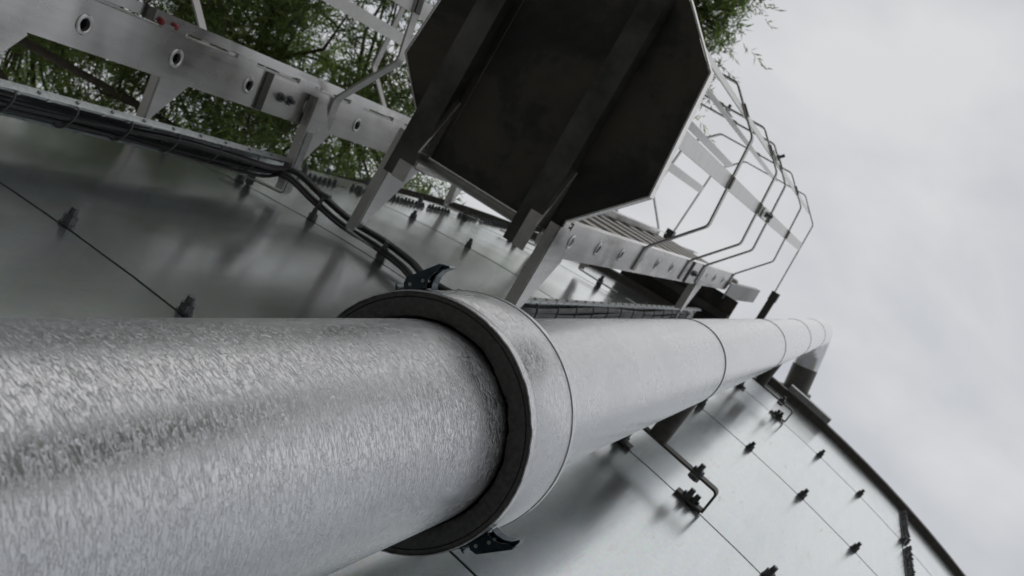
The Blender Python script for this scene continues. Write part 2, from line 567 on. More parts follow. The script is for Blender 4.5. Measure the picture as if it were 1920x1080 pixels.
def ladder(name, label, phi, Y0, z0, z1, rung_z, hoops, strap_z, brackets, splices, caps, lip=False):
    L_ = frame_empty(name, label, 'ladder', phi)
    W = .235; H = .10
    rungs = rung_z
    for s in (1, -1):
        bm = bmesh.new()
        if s > 0: xa = W - .004
        else: xa = -W
        plate_with_holes(bm, xa, .004, Y0, Y0 + H, z0, z1, rungs, .0165, FL)
        # outer flange, turned inwards, with a small return lip
        if lip:
            lx = s * (W - .018)
            add_box(bm, lx - .003, lx + .003, Y0 + H + .009, Y0 + H + .033, z0 + .02, z1 - .02, FL)
            zz = z0 + .1
            while zz < z1 - .3:
                add_box(bm, *sorted((lx + s * .003, s * (W - .0045))), Y0 + H - .003, Y0 + H + .012, zz, zz + .08, FL)
                zz += .28
        fx0, fx1 = (W - .036, W - .0045) if s > 0 else (-W + .0045, -W + .036)
        add_box(bm, fx0, fx1, Y0 + H - .004, Y0 + H - .0003, z0, z1, FL)
        add_box(bm, fx0, fx1, Y0 + .0003, Y0 + .004, z0, z1, FL)
        o = link_mesh('stringer', bm, M_ALU, L_)
    # rungs: ribbed tube, open at both ends, swaged collar on the web
    bm = bmesh.new()
    n = 24
    prof = [(.0185 + (.0016 if k % 3 == 0 else 0)) for k in range(n)]
    def ring(x, rr): return [bm.verts.new((x, rr[k] * math.cos(2 * math.pi * k / n), rr[k] * math.sin(2 * math.pi * k / n))) for k in range(n)]
    A = ring(-W + .006, prof); Bq = ring(W - .006, prof)
    for k in range(n): bm.faces.new((A[k], A[(k + 1) % n], Bq[(k + 1) % n], Bq[k]))
    for s in (1, -1):
        e = s * W
        r_in = [.0112] * n
        q = [ring(e + s * d, [r] * n) for d, r in ((.0005, .0215), (.0022, .0212), (.0034, .019), (.0036, .0155), (.0026, .013), (-.006, .0118), (-.05, .0112))]
        for i in range(len(q) - 1):
            for k in range(n): bm.faces.new((q[i][k], q[i][(k + 1) % n], q[i + 1][(k + 1) % n], q[i + 1][k]))
        bm.faces.new(q[-1])
    bmesh.ops.recalc_face_normals(bm, faces=bm.faces)
    me = bpy.data.meshes.new('rung'); bm.to_mesh(me); bm.free()
    me.materials.append(M_RUNG); me.materials.append(M_HOLE); me.materials.append(M_ALU)
    for p in me.polygons:
        c = p.center; rr = math.hypot(c.y, c.z)
        if abs(c.x) > W - .0065 and rr > .0117: p.material_index = 2
        if rr < .0119: p.material_index = 1
        p.use_smooth = True
    try: me.set_sharp_from_angle(angle=math.radians(25))
    except Exception: pass
    for z in rungs:
        link_data('rung', me, L_, Matrix.Translation(Vector(FL(0, Y0 + H / 2, z))))
    # cage hoops
    ho = [(W + .0035, Y0 + .01), (W + .0035, Y0 + H), (.378, Y0 + .262), (.352, Y0 + .575), (.215, Y0 + .705)]
    pts = ho + [(-x, y) for x, y in reversed(ho)]
    path = round_poly(pts, .013, 3)
    bm = bmesh.new(); add_band(bm, path, -.018, .018, .006, lambda x, y, z: (x, -y, z))
    bmesh.ops.recalc_face_normals(bm, faces=bm.faces)
    mh = bpy.data.meshes.new('cage_hoop'); bm.to_mesh(mh); bm.free(); mh.materials.append(M_HOOP)
    for z in hoops:
        link_data('cage_hoop', mh, L_, Matrix.Translation((0, 0, z + HC)))
    # cage straps, riveted on the inside of the hoops
    st = [((.378, Y0 + .262), (.352, Y0 + .575), .5), ((.352, Y0 + .575), (.215, Y0 + .705), .5), ((.215, Y0 + .705), (-.215, Y0 + .705), .5),
          ((-.352, Y0 + .575), (-.215, Y0 + .705), .5), ((-.378, Y0 + .262), (-.352, Y0 + .575), .5)]
    for (a, b, t) in st:
        a, b = Vector(a), Vector(b)
        c = a.lerp(b, t); d = (b - a).normalized()
        nn = Vector((-d.y, d.x))
        if nn.dot(-c + Vector((0, Y0 + .35))) < 0: nn = -nn
        c2 = c + nn * .0065
        bm = bmesh.new()
        p4 = [c2 + d * .024 + nn * .002, c2 - d * .024 + nn * .002, c2 - d * .024 - nn * .002, c2 + d * .024 - nn * .002]
        add_prism(bm, [(p.x, p.y) for p in p4], strap_z[0], strap_z[1], FL)
        sp = link_mesh('cage_strap', bm, M_STRAP, L_)
        for z in hoops:
            if not (strap_z[0] < z < strap_z[1]): continue
            bm = bmesh.new()
            c3 = c - nn * .0052
            p4 = [c3 + d * .021 + nn * .002, c3 - d * .021 + nn * .002, c3 - d * .021 - nn * .002, c3 + d * .021 - nn * .002]
            add_prism(bm, [(p.x, p.y) for p in p4], z - .015, z + .015, FL)
            link_mesh('rivet_plate', bm, M_DARKSTEEL, sp)
        if not lip:
            bm = bmesh.new()
            c4 = c - nn * .004
            p4 = [c4 + d * .022 + nn * .0022, c4 - d * .022 + nn * .0022, c4 - d * .022 - nn * .002, c4 + d * .022 - nn * .002]
            add_prism(bm, [(p.x, p.y) for p in p4], 4.40, 4.56, FL)
            jp = link_mesh('strap_joint', bm, M_STRAP, sp)
            bm = bmesh.new()
            add_cyl(bm, FL(c4.x - nn.x * .0025, c4.y - nn.y * .0025, 4.48), Vector((-nn.x, nn.y, 0)), .013, .010, 6)
            add_cyl(bm, FL(c4.x - nn.x * .0125, c4.y - nn.y * .0125, 4.48), Vector((-nn.x, nn.y, 0)), .007, .022, 8)
            jb = link_mesh('strap_bolt', bm, M_NUT, sp)
    # wall brackets: flat foot bolted on the ring joint, tapered arm with gusset
    for (s, z, k) in brackets:
        xs = s * W
        # arm: horizontal strip + vertical gusset plate outside the web
        x0 = W + .0035 if s > 0 else -W - .0075
        x1 = x0 + .004
        bm = bmesh.new()
        # gusset (triangular, in the y-z plane), rises towards the ladder
        prof = [(.045, z - .002), (Y0 + .004, z - .002), (Y0 + .085, z - .002), (Y0 + .085, z + .075), (Y0 - .004, z + .155), (.060, z + .022), (.045, z + .02)]
        va = [bm.verts.new(FL(x0, y, zz)) for y, zz in prof]; vb = [bm.verts.new(FL(x1, y, zz)) for y, zz in prof]
        bm.faces.new(va); bm.faces.new(vb)
        for i in range(len(prof)): bm.faces.new((va[i], va[(i + 1) % len(prof)], vb[(i + 1) % len(prof)], vb[i]))
        br = link_mesh('wall_bracket', bm, M_ALU, L_)
        bm = bmesh.new()
        sgn = -1 if s > 0 else 1                       # foot turns towards the ladder centre
        xf = x1 if s > 0 else x0
        # strip bent at the wall: arm then foot
        xr = (x1 + .026 if lip else x1 - .004 - .026) if s > 0 else x0 - .026
        xe = x0 if (s < 0 or not lip) else x1
        xl, xh = min(xe, xr), max(xe, xr)
        add_prism(bm, [(xl, .030), (xh, .030), (xh, Y0 + .085), (xl, Y0 + .085)], z - .008, z - .0025, FL)
        link_mesh('bracket_arm', bm, M_ALU, br)
        bm = bmesh.new()
        path = round_poly([(xr, Y0 - .01), (xr, .022), (xr + sgn * .215, .022)], .012, 4)
        add_band(bm, path, z - .002, z + .030, .005, FL)
        link_mesh('bracket_foot', bm, M_GALV, br)
        bm = bmesh.new()
        xb = xr + sgn * .12
        add_cyl(bm, FL(xb, .0, z + .012), (0, -1, 0), .008, .055, 8)
        add_cyl(bm, FL(xb, .0255, z + .012), (0, -1, 0), .0135, .011, 6)
        add_cyl(bm, FL(xb, .006, z + .012), (0, -1, 0), .0135, .012, 6)
        link_mesh('bracket_bolt', bm, M_NUT, br)
    for (s, z) in splices:
        bm = bmesh.new()
        x = W + .0005 if s > 0 else -W - .0045
        add_box(bm, x, x + .004, Y0 + .008, Y0 + H - .008, z - .075, z + .075, FL)
        sp = link_mesh('splice_plate', bm, M_ALU, L_)
        for dz in (-.02, .022):
            bm = bmesh.new()
            add_cyl(bm, FL(x + .004 * s, Y0 + H / 2, z + dz), (s, 0, 0), .0125, .008, 6)
            add_cyl(bm, FL(x + .012 * s, Y0 + H / 2, z + dz), (s, 0, 0), .006, .012, 8)
            link_mesh('splice_bolt', bm, M_NUT, sp)
        bm = bmesh.new()
        add_box(bm, x + .0002, x + .0052, Y0 + .001, Y0 + H - .001, z - .105, z - .076, FL)
        link_mesh('splice_shadow_band', bm, M_DARKSTEEL, sp)  # dark strip standing in for the shadow band beside the splice
    for (s, z) in caps:
        for dz in (0, .045):
            bm = bmesh.new()
            prof = [(0.0001, .010), (.005, .0095), (.0075, .007), (.0083, .003), (.0083, -.001), (.0001, -.001)]
            lathe(bm, [(r, q) for r, q in prof], 14)
            bm.transform(Matrix.Translation(Vector(FL(s * (W - .012), Y0 + H + .013, z + dz))) @ Matrix.Rotation(math.radians(90 * s), 4, 'Y'))
            o = link_mesh('bolt_cap', bm, M_RED, L_); smooth_by_angle(o, 50)
        bm = bmesh.new()
        add_box(bm, *sorted((s * (W - .0145), s * (W - .005))), Y0 + H + .006, Y0 + H + .0335, z - .055, z - .030, FL)
        link_mesh('joint_clip', bm, M_DARKSTEEL, L_)
    return L_

# first ladder, left in the photo
r1 = [1.621 + .28 * (k) for k in range(-10, 12) if 1.621 + .28 * k < 4.95]
lad1 = ladder('caged_ladder', 'silver ladder at upper left whose rung ends show in front of the leaves', -17.2, .212, -1.35, 5.05,
              r1, [1.36, 2.58, 3.78, 4.95], (1.30, 4.98),
              [(1, 1.34, 0), (1, 2.45, 0), (-1, 1.34, 0), (-1, 2.45, 0), (-1, 4.70, 0), (1, 4.70, 0)],
              [(1, 2.335), (-1, 2.335)], [(1, 1.83), (1, 3.9)], True)
# second ladder, from the rest platform up
r2 = [2.61 + .28 * k - .0 for k in range(0, 15) if 2.61 + .28 * k < 6.0]
lad2 = ladder('caged_ladder', 'ladder with open hoop cage against the white sky, right of the dark platform', -9.33, .243, 2.56, 5.68,
              r2, [3.42, 4.27, 4.68, 5.64], (2.55, 6.7),
              [(1, 2.45, 0), (-1, 2.45, 0), (1, 4.71, 0), (-1, 4.71, 0)],
              [(1, 4.50), (-1, 4.50)], [(-1, 4.30)])
# the wide top hoop and the exit post
bm = bmesh.new()
path = round_poly([(.375, .30), (.353, .815), (.215, .95), (-.215, .95), (-.353, .815), (-.375, .30)], .013, 3)
add_band(bm, path, 6.68, 6.715, .006, FL)
link_mesh('cage_hoop', bm, M_HOOP, lad2)
for s in (1, -1):
    bm = bmesh.new()
    add_box(bm, min(s * .252, s * .258), max(s * .252, s * .258), .200, .292, 5.62, 7.05, FL)
    add_box(bm, min(s * .226, s * .2515), max(s * .226, s * .2515), .288, .292, 5.62, 7.05, FL)
    link_mesh('stringer_extension', bm, M_CORR, lad2)
for s in (1, -1):
    bm = bmesh.new()
    add_box(bm, s * .385 - .022, s * .385 + .022, -.35, .34, 6.66, 6.70, FL)
    add_box(bm, s * .385 - .025, s * .385 + .025, .285, .345, 6.65, 6.72, FL)
    add_box(bm, s * .385 - .018, s * .385 + .018, -.34, -.30, 5.6, 6.66, FL)
    link_mesh('exit_rail', bm, M_DARKSTEEL, lad2)

# ------------------------------------------------------------------ rest platform
plat = frame_empty('rest_platform', 'dark octagonal rest platform seen from below between the two ladders', 'platform', -9.33)
PZ = 2.485
out = [(.215, .952), (.352, .822), (.380, .500), (.232, .343), (.232, .298), (-.232, .298), (-.232, .343), (-.380, .500), (-.352, .822), (-.215, .952)]
def inset(pts, lo, hi):
    return [(max(lo, min(hi, x)), y) for x, y in pts]
def clip(pts, x0, x1):
    o_ = []
    def cut(pl, keep, xx):
        r = []
        for i in range(len(pl)):
            a, b = pl[i], pl[(i + 1) % len(pl)]
            ka, kb = keep(a[0]), keep(b[0])
            if ka: r.append(a)
            if ka != kb:
                t = (xx - a[0]) / (b[0] - a[0]); r.append((xx, a[1] + t * (b[1] - a[1])))
        return r
    p = cut(pts, lambda x: x >= x0, x0)
    return cut(p, lambda x: x <= x1, x1)
zoff = 0
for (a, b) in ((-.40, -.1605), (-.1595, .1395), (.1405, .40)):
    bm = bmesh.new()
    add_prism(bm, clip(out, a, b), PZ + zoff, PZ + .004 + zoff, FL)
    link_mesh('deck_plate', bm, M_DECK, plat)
bm = bmesh.new()
rim = [(.2345, .300), (.2345, .3445), (.3835, .4995), (.3555, .8235), (.2165, .9555), (-.2165, .9555), (-.3555, .8235), (-.3835, .4995), (-.2345, .3445), (-.2345, .300)]
add_band(bm, rim, PZ - .003, PZ + .038, .004, FL)
link_mesh('toe_rim', bm, M_ALU, plat)
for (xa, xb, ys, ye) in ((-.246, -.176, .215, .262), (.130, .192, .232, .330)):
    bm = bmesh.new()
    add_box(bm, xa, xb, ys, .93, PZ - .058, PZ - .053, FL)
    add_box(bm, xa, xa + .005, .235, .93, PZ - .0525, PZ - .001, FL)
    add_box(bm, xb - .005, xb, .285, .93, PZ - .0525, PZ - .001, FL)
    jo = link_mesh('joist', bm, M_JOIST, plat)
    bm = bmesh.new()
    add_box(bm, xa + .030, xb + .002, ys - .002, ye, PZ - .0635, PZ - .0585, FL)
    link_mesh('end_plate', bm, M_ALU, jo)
    # folded stiffener where the joist meets the bracket
    bm = bmesh.new()
    va = [bm.verts.new(FL(x, y, z)) for x, y, z in ((xb + .001, .30, PZ - .075), (xb + .001, .46, PZ - .003), (xb + .001, .30, PZ - .003))]
    vb = [bm.verts.new(FL(x, y, z)) for x, y, z in ((xb + .006, .30, PZ - .075), (xb + .006, .46, PZ - .003), (xb + .006, .30, PZ - .003))]
    bm.faces.new(va); bm.faces.new(vb)
    for i in range(3): bm.faces.new((va[i], va[(i + 1) % 3], vb[(i + 1) % 3], vb[i]))
    link_mesh('stiffener', bm, M_ALU, jo)
bm = bmesh.new()
add_tube(bm, [FL(-.21, .283, 2.515), FL(.14, .283, 2.515)], .0165, 16)
o = link_mesh('edge_tube', bm, M_RUNG, plat); smooth_by_angle(o)

# ------------------------------------------------------------------ exit platform at the tank top
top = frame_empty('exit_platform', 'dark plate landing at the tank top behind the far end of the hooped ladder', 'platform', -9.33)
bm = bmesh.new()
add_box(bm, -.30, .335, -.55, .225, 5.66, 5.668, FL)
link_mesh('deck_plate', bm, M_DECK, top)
bm = bmesh.new()
bm.free()
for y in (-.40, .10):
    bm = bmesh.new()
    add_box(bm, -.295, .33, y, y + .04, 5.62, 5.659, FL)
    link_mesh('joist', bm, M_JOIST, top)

# ------------------------------------------------------------------ insulated pipe with its cladding
PX, PY = -.2567, .3586
PR = .100
pipe = empty('insulated_pipe', 'thick silver insulated riser pipe in dimpled aluminium cladding crossing the picture', 'pipe', (PX, PY, 0))
JZ = [-1.5 + .1, -.80, .80 + .19, 2.40, 4.02, 5.55, 7.10]
JZ = [-1.38, -.72, .97, 2.40, 4.02, 5.55, 7.05, 8.18]
for z in JZ[1:-1]:  # dark raised rings standing in for the shadow of the joint grooves
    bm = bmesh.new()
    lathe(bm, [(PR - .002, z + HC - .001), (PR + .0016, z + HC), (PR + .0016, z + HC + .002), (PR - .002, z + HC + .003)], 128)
    o = link_mesh('joint_shadow_band', bm, M_SEAL_SHADE, pipe); smooth_by_angle(o, 30)
for i in range(len(JZ) - 1):
    za, zb = JZ[i] + HC, JZ[i + 1] + HC
    bm = bmesh.new()
    prof = [(PR - .004, za + .004), (PR, za + .0045), (PR, zb - .02), (PR, zb - .0048), (PR - .004, zb - .004)]
    lathe(bm, prof, 128, uvr=PR)
    o = link_mesh('cladding_section', bm, M_STUCCO, pipe); smooth_by_angle(o, 40)
bm = bmesh.new()
lathe(bm, [(PR - .004, .1), (PR - .004, 8.15 + HC)], 48)
o = link_mesh('joint_sealant', bm, M_SEAL_SHADE, pipe); smooth_by_angle(o)
# longitudinal lap with screws
# elbow and level run over the rim
zc = 8.5
hd = Vector((.155, .48, 0)).normalized()
rad = .30
pts = [Vector((0, 0, JZ[-1] + .001 + HC))]
c0 = Vector((0, 0, zc - rad + HC)) + hd * rad * 1.0
for k in range(0, 10):
    a = math.pi / 2 * k / 9
    pts.append(Vector((0, 0, zc - rad + HC + .0)) + hd * rad * (1 - math.cos(a)) + Vector((0, 0, rad * math.sin(a))))
for i in range(1, len(pts) - 1, 3):
    seg = pts[i:i + 4]
    bm = bmesh.new()
    add_tube(bm, seg, PR - .0005 * (i % 2), 64, caps=False)
    o = link_mesh('elbow_section', bm, M_STUCCO, pipe, smooth=True)
bm = bmesh.new()
add_tube(bm, pts[:2], PR, 64, caps=False)
link_mesh('elbow_section', bm, M_STUCCO, pipe, smooth=True)
bm = bmesh.new()
e = pts[-1]
add_tube(bm, [e, e + hd * 1.3], PR, 64)
o = link_mesh('level_run', bm, M_RUN, pipe); smooth_by_angle(o)
bm = bmesh.new()
add_tube(bm, [e + hd * .19, e + hd * .27], PR + .03, 48)
o = link_mesh('flange', bm, M_RUN, pipe); smooth_by_angle(o)

# ------------------------------------------------------------------ flange cover on the pipe
ZC0, ZC1, RC = .916, 1.052, .1275
cov = empty('flange_cover', 'wide silver split collar with black foam end clamped round the pipe', 'collar', (PX, PY, HC + ZC0))
def wavy_ring(n=220):
    return [2 * math.pi * k / n for k in range(n)]
bm = bmesh.new()
uvl = bm.loops.layers.uv.verify()
h = ZC1 - ZC0
n = 260
prof = [(RC - .0012, 0), (RC, .0002), (RC + .0005, .006), (RC, .0145), (RC - .0006, .0155), (RC, .0165), (RC + .0022, h - .0130), (RC + .0012, h - .0118), (RC + .0012, h - .0108), (RC + .0032, h - .0104), (RC + .0032, h), (RC - .028, h + .001)]
cols = []
jit = rng.normal(0, .0007, n)
jit = (jit + np.roll(jit, 1) + np.roll(jit, 2)) / 1.4
for k in range(n):
    a = 2 * math.pi * k / n
    cols.append([bm.verts.new((r * math.cos(a), r * math.sin(a), z + (jit[k] if i < 3 else 0) * (1 if i < 2 else .4))) for i, (r, z) in enumerate(prof)])
for k in range(n):
    for i in range(len(prof) - 1):
        fc = bm.faces.new((cols[k][i], cols[(k + 1) % n][i], cols[(k + 1) % n][i + 1], cols[k][i + 1]))
        for lp, (kk, j) in zip(fc.loops, ((k, i), (k + 1, i), (k + 1, i + 1), (k, i + 1))):
            lp[uvl].uv = (2 * math.pi * kk / n * RC + 5.3, prof[j][1] + 2.1)
o = link_mesh('cladding_shell', bm, M_STUCCO, cov); smooth_by_angle(o, 30)
# black foam end, with a score line near the rim and ragged inner edge
bm = bmesh.new()
n = 200
fo = [(RC - .0016, .0012), (RC - .0055, .0008), (RC - .0062, .0030), (RC - .0072, .0010), (.1085, .0016), (.1035, .0030), (.1012, .012)]
cols = []
ji = rng.normal(0, .0007, n); ji = (ji + np.roll(ji, 1) + np.roll(ji, 2) + np.roll(ji, 3)) / 1.7
for k in range(n):
    a = 2 * math.pi * k / n
    cols.append([bm.verts.new(((r + (ji[k] if i in (4, 5) else 0)) * math.cos(a), (r + (ji[k] if i in (4, 5) else 0)) * math.sin(a), z)) for i, (r, z) in enumerate(fo)])
for k in range(n):
    for i in range(len(fo) - 1):
        bm.faces.new((cols[k][i], cols[(k + 1) % n][i], cols[(k + 1) % n][i + 1], cols[k][i + 1]))
o = link_mesh('foam_end', bm, M_FOAM, cov); smooth_by_angle(o, 60)

# toggle latches: built in (c, r, z): c along the circumference (towards the lens), r outward, z up
def latch(ang, sgn):
    """ang: world angle of the latch on the collar; sgn: direction in which the lever opens"""
    u = Vector((math.cos(ang), math.sin(ang), 0)); t = Vector((-math.sin(ang), math.cos(ang), 0)) * sgn
    zc_ = .030
    def F(c, r, z):
        c *= .62; r *= .95; z = zc_ + (z - zc_) * .75
        q = u * (RC + .0006) + t * c
        drop = -(c * c) / (2 * RC)
        rr = r + drop * (1 if r < .004 else .0)
        return q + u * rr + Vector((0, 0, z))
    zc_ = .030
    bm = bmesh.new()
    def strip(prof, z0, z1):
        a = [bm.verts.new(F(c, r, zc_ + z0)) for c, r in prof]; b = [bm.verts.new(F(c, r, zc_ + z1)) for c, r in prof]
        bm.faces.new(a); bm.faces.new(b)
        for i in range(len(prof)): bm.faces.new((a[i], a[(i + 1) % len(prof)], b[(i + 1) % len(prof)], b[i]))
    # base plate
    strip([(-.040, .0005), (.010, .0005), (.010, .002), (-.040, .002)], -.011, .011)
    base = link_mesh('latch', bm, M_LATCH, cov)
    bm = bmesh.new()
    # lever cheeks
    cheek = [(-.028, .001), (-.030, .006), (-.026, .0115), (-.014, .0145), (.030, .0265), (.036, .0262), (.030, .0205), (.020, .0165), (.012, .010), (.009, .001)]
    strip(cheek, -.011, -.0096); strip(cheek, .0096, .011)
    # lever back
    strip([(-.026, .0115), (-.014, .0145), (.030, .0265), (.0305, .0277), (-.0145, .0158), (-.027, .0125)], -.0094, .0094)
    # thumb hook
    strip([(.030, .0265), (.046, .0258), (.0485, .0235), (.047, .0228), (.036, .0205), (.026, .0145), (.020, .007), (.018, .001), (.0166, .001), (.0185, .0075), (.0245, .016), (.034, .0222), (.0445, .0242), (.030, .0250)], -.0094, .0094)
    link_mesh('lever', bm, M_LATCH, base)
    bm = bmesh.new()
    for c, r in ((-.018, .0055), (.004, .0095)):
        p = F(c, r, zc_ - .0125); p2 = F(c, r, zc_ + .0125)
        add_tube(bm, [p, p2], .0019, 10)
    # wire bail
    add_tube(bm, [F(-.018, .0055, zc_ - .008), F(-.034, .0035, zc_ - .008), F(-.046, .002, zc_ - .007), F(-.046, .002, zc_ + .007), F(-.034, .0035, zc_ + .008), F(-.018, .0055, zc_ + .008)], .0013, 8)
    # catch
    link_mesh('latch_pin', bm, M_GALV, base)
    bm = bmesh.new()
    strip([(-.060, .0005), (-.042, .0005), (-.042, .0055), (-.0445, .0055), (-.0445, .002), (-.060, .002)], -.010, .010)
    link_mesh('catch', bm, M_LATCH, base)
# silhouette points of the collar as seen from the lens
cdir = math.atan2(-PY, -PX)                     # from pipe axis to lens (x = S, y = T)
half = math.radians(72.8)
latch(cdir - half - math.radians(2), +1)
latch(cdir + half - math.radians(3), -1)

# ------------------------------------------------------------------ pipe brackets on the ring joints
def pipe_bracket(label, z, d0, d1):
    a0 = (d0 + d1) / 2
    e = frame_empty('pipe_bracket', label, 'bracket', a0, 'brackets holding the pipe off the tank')
    hw = math.radians(d1 - d0) / 2 * (R + .07)
    bm = bmesh.new()
    path = round_poly([(-hw - .002, .006), (-hw, .066), (hw, .066), (hw + .002, .006)], .012, 4)
    add_band(bm, path, z - .012, z + .024, .006, FL)
    link_mesh('standoff_bar', bm, M_DARKSTEEL, e)
    for s in (-1, 1):
        bm = bmesh.new()
        add_box(bm, s * hw - (.075 if s > 0 else 0), s * hw + (0 if s > 0 else .075), .003, .009, z - .012, z + .028, FL)
        link_mesh('foot_plate', bm, M_DARKSTEEL, e)
    for s in (-1, 1):
        for (x, y) in ((s * (hw - .045), .009), (s * .070 + (.012 if s > 0 else -.03), .069)):
            bm = bmesh.new()
            add_cyl(bm, FL(x, y, z + .006), (0, -1, 0), .0145, .010, 6)
            add_cyl(bm, FL(x, y + .010, z + .006), (0, -1, 0), .007, .014, 8)
            if y > .05:
                add_cyl(bm, FL(x, y - .010, z + .006), (0, 1, 0), .0145, .010, 6)
            link_mesh('bolt', bm, M_NUT, e)
    # tube standing off the bar to the pipe saddle
    pa = Vector((PX, PY, HC + z + .01))
    M4 = Matrix.Translation(e.location) @ Matrix.Rotation(math.radians(a0), 4, 'Z')
    loc = M4.inverted() @ pa
    a = Vector(FL(-.040, .070, z + .01))
    d = (loc - a); L2 = d.length
    bm = bmesh.new()
    add_tube(bm, [a, Vector(FL(-.046, .235, z + .01))], .0245, 20)
    o = link_mesh('standoff_tube', bm, M_DARKSTEEL, e); smooth_by_angle(o)
    bm = bmesh.new()
    dd = d.normalized(); ang = math.atan2(-dd.y, -dd.x)
    pl = [(loc.x + (PR + .003) * math.cos(ang + t), loc.y + (PR + .003) * math.sin(ang + t)) for t in np.linspace(-.55, .55, 12)]
    add_band(bm, pl, loc.z - .02, loc.z + .02, .003)
    link_mesh('saddle', bm, M_DARKSTEEL, e)
    return e
pipe_bracket('larger dark bent bar bracket with thick tube under the pipe, lower centre', 2.454, -3.05, -.02)
pipe_bracket('smaller dark bracket higher up, beside the tank rim under the pipe end', 4.709, -3.05, -.02)
pipe_bracket('lowest dark bracket behind the near end of the pipe', .22, -3.05, -.02)

# ------------------------------------------------------------------ cable trays
def tray(label, base_pts, z0, z1, depth, side, group=None):
    """base_pts: two ground points (world xy) of the tray's back sheet; rails stand off it to one side"""
    A, Bp = Vector(base_pts[0]), Vector(base_pts[1])
    e = empty('cable_tray', label, 'cable tray', (A.x, A.y, z0 + HC), 0)
    d = (Bp - A); w = d.length; d.normalize()
    nn = Vector((-d.y, d.x)) * side
    def F(x, y, z):
        q = d * x + nn * y
        return (q.x, q.y, z)
    Lh = z1 - z0
    bm = bmesh.new()
    add_box(bm, 0, w, 0, .0012, 0, Lh, F)
    link_mesh('back_sheet', bm, M_TRAY, e)
    for xr in (0, w):
        bm = bmesh.new()
        x0, x1 = (-.0012, -.0001) if xr == 0 else (w + .0001, w + .0012)
        add_box(bm, x0, x1, .0, depth, 0, Lh, F)
        z = .03
        while z < Lh - .03:
            # bent tabs along the lip
            xa_, xb_ = (x0, x0 + .0085) if xr == 0 else (x1 - .0085, x1)
            add_box(bm, xa_, xb_, depth + .0013, depth + .0024, z, z + .010, F)
            z += .075
        # rolled lip
        add_box(bm, *( (x0, x0 + .007) if xr == 0 else (x1 - .007, x1)), depth, depth + .0012, 0, Lh, F)
        bmesh.ops.remove_doubles(bm, verts=bm.verts, dist=1e-6)
        link_mesh('side_rail', bm, M_TRAY, e)
    z = .06
    bm = bmesh.new()
    while z < Lh:
        for xr in (.0, w):
            q = Vector(F(xr, depth * .5, z)); dirv = Vector(F(-1 if xr == 0 else 1, 0, 0))
            add_cyl(bm, q + dirv * .0012, dirv, .0045, .0035, 6)
        z += .10
    o = link_mesh('rail_screws', bm, M_GALV, e); o['kind'] = 'stuff'
    return e, F, w
pA = wall(-14.72, .122, 0); pB = wall(-15.15, .062, 0)
t1, F1, w1 = tray('perforated galvanised cable tray with black cables along the tank edge at far left', [(pB.x, pB.y), (pA.x, pA.y)], -1.3, 2.47, .017, 1)
qA = wall(-7.08, .118, 0); qB = wall(-7.02, .046, 0)
t2, F2, w2 = tray('short perforated cable tray just above the pipe, between collar and exit landing', [(qB.x, qB.y), (qA.x, qA.y)], 2.46, 5.30, .020, 1)

def cable(label, pts, r, ties=()):
    P = []
    pts = [Vector(p) for p in pts]
    # Catmull-Rom
    for i in range(len(pts) - 1):
        p0, p1, p2, p3 = pts[max(i - 1, 0)], pts[i], pts[i + 1], pts[min(i + 2, len(pts) - 1)]
        for k in range(8):
            t = k / 8
            P.append(.5 * ((2 * p1) + (p2 - p0) * t + (2 * p0 - 5 * p1 + 4 * p2 - p3) * t * t + (3 * p1 - p0 - 3 * p2 + p3) * t ** 3))
    P.append(pts[-1])
    b0 = P[0].copy()
    bm = bmesh.new(); add_tube(bm, [p - b0 for p in P], r * .85, 10)
    o = link_mesh('cable', bm, M_CABLE); smooth_by_angle(o, 50)
    o.location = b0
    o['label'] = label; o['category'] = 'cable'
    return o
def tp1(x, y, z): return Vector((pB.x, pB.y, HC)) + Vector(F1(x, y, 0)) + Vector((0, 0, z))
def tp2(x, y, z): return Vector((qB.x, qB.y, HC)) + Vector(F2(x, y, 0)) + Vector((0, 0, z))
def runc(x1_, y1_, x2_, y2_, g, dz, wob):
    pts = []
    for z in np.arange(-1.45, 2.30, .25):
        k = wob * math.sin(z * 4.1 + x1_ * 90)
        pts.append(tp1(min(max(x1_ + k, .01), .07), y1_ + abs(k) * .3, z))
    pts += [tp1(x1_, y1_ + .012, 2.36), wall(-14.35, g + .05, 2.43 + dz), wall(-13.5, g + .02, 2.475 + dz), wall(-12.4, g, 2.48 + dz), wall(-11.2, g, 2.47 + dz), wall(-10.0, g, 2.43 + dz), wall(-9.0, g + .0, 2.36 + dz),
            wall(-8.0, g + .01, 2.36 + dz), wall(-7.3, g + .03, 2.42 + dz)]
    pts.append(tp2(x2_, y2_ + .012, 2.56))
    for z in np.arange(2.7, 5.2, .25):
        k = wob * .5 * math.sin(z * 5 + x2_ * 70)
        pts.append(tp2(min(max(x2_ + k, .008), .062), y2_ + abs(k) * .3, z))
    pts.append(wall(-7.3, .07, 5.35)); pts.append(wall(-7.6, .05, 5.5)); pts.append(wall(-7.9, -.05, 5.68))
    return pts
cable('thickest black cable, uppermost in the left tray and sweeping down behind the bracket', runc(.047, .014, .045, .012, .046, .024, .008), .0098)
cable('middle black cable of the bundle crossing the tank below the dark platform', runc(.026, .012, .028, .010, .032, -.006, .012), .0078)
cable('lowest thin black cable of the bundle, leaving the left tray near its end', runc(.014, .022, .018, .012, .026, -.016, .014), .0055)
cable('thin black cable lying over the others in the left tray', runc(.054, .026, .052, .014, .050, .036, .012), .0050)
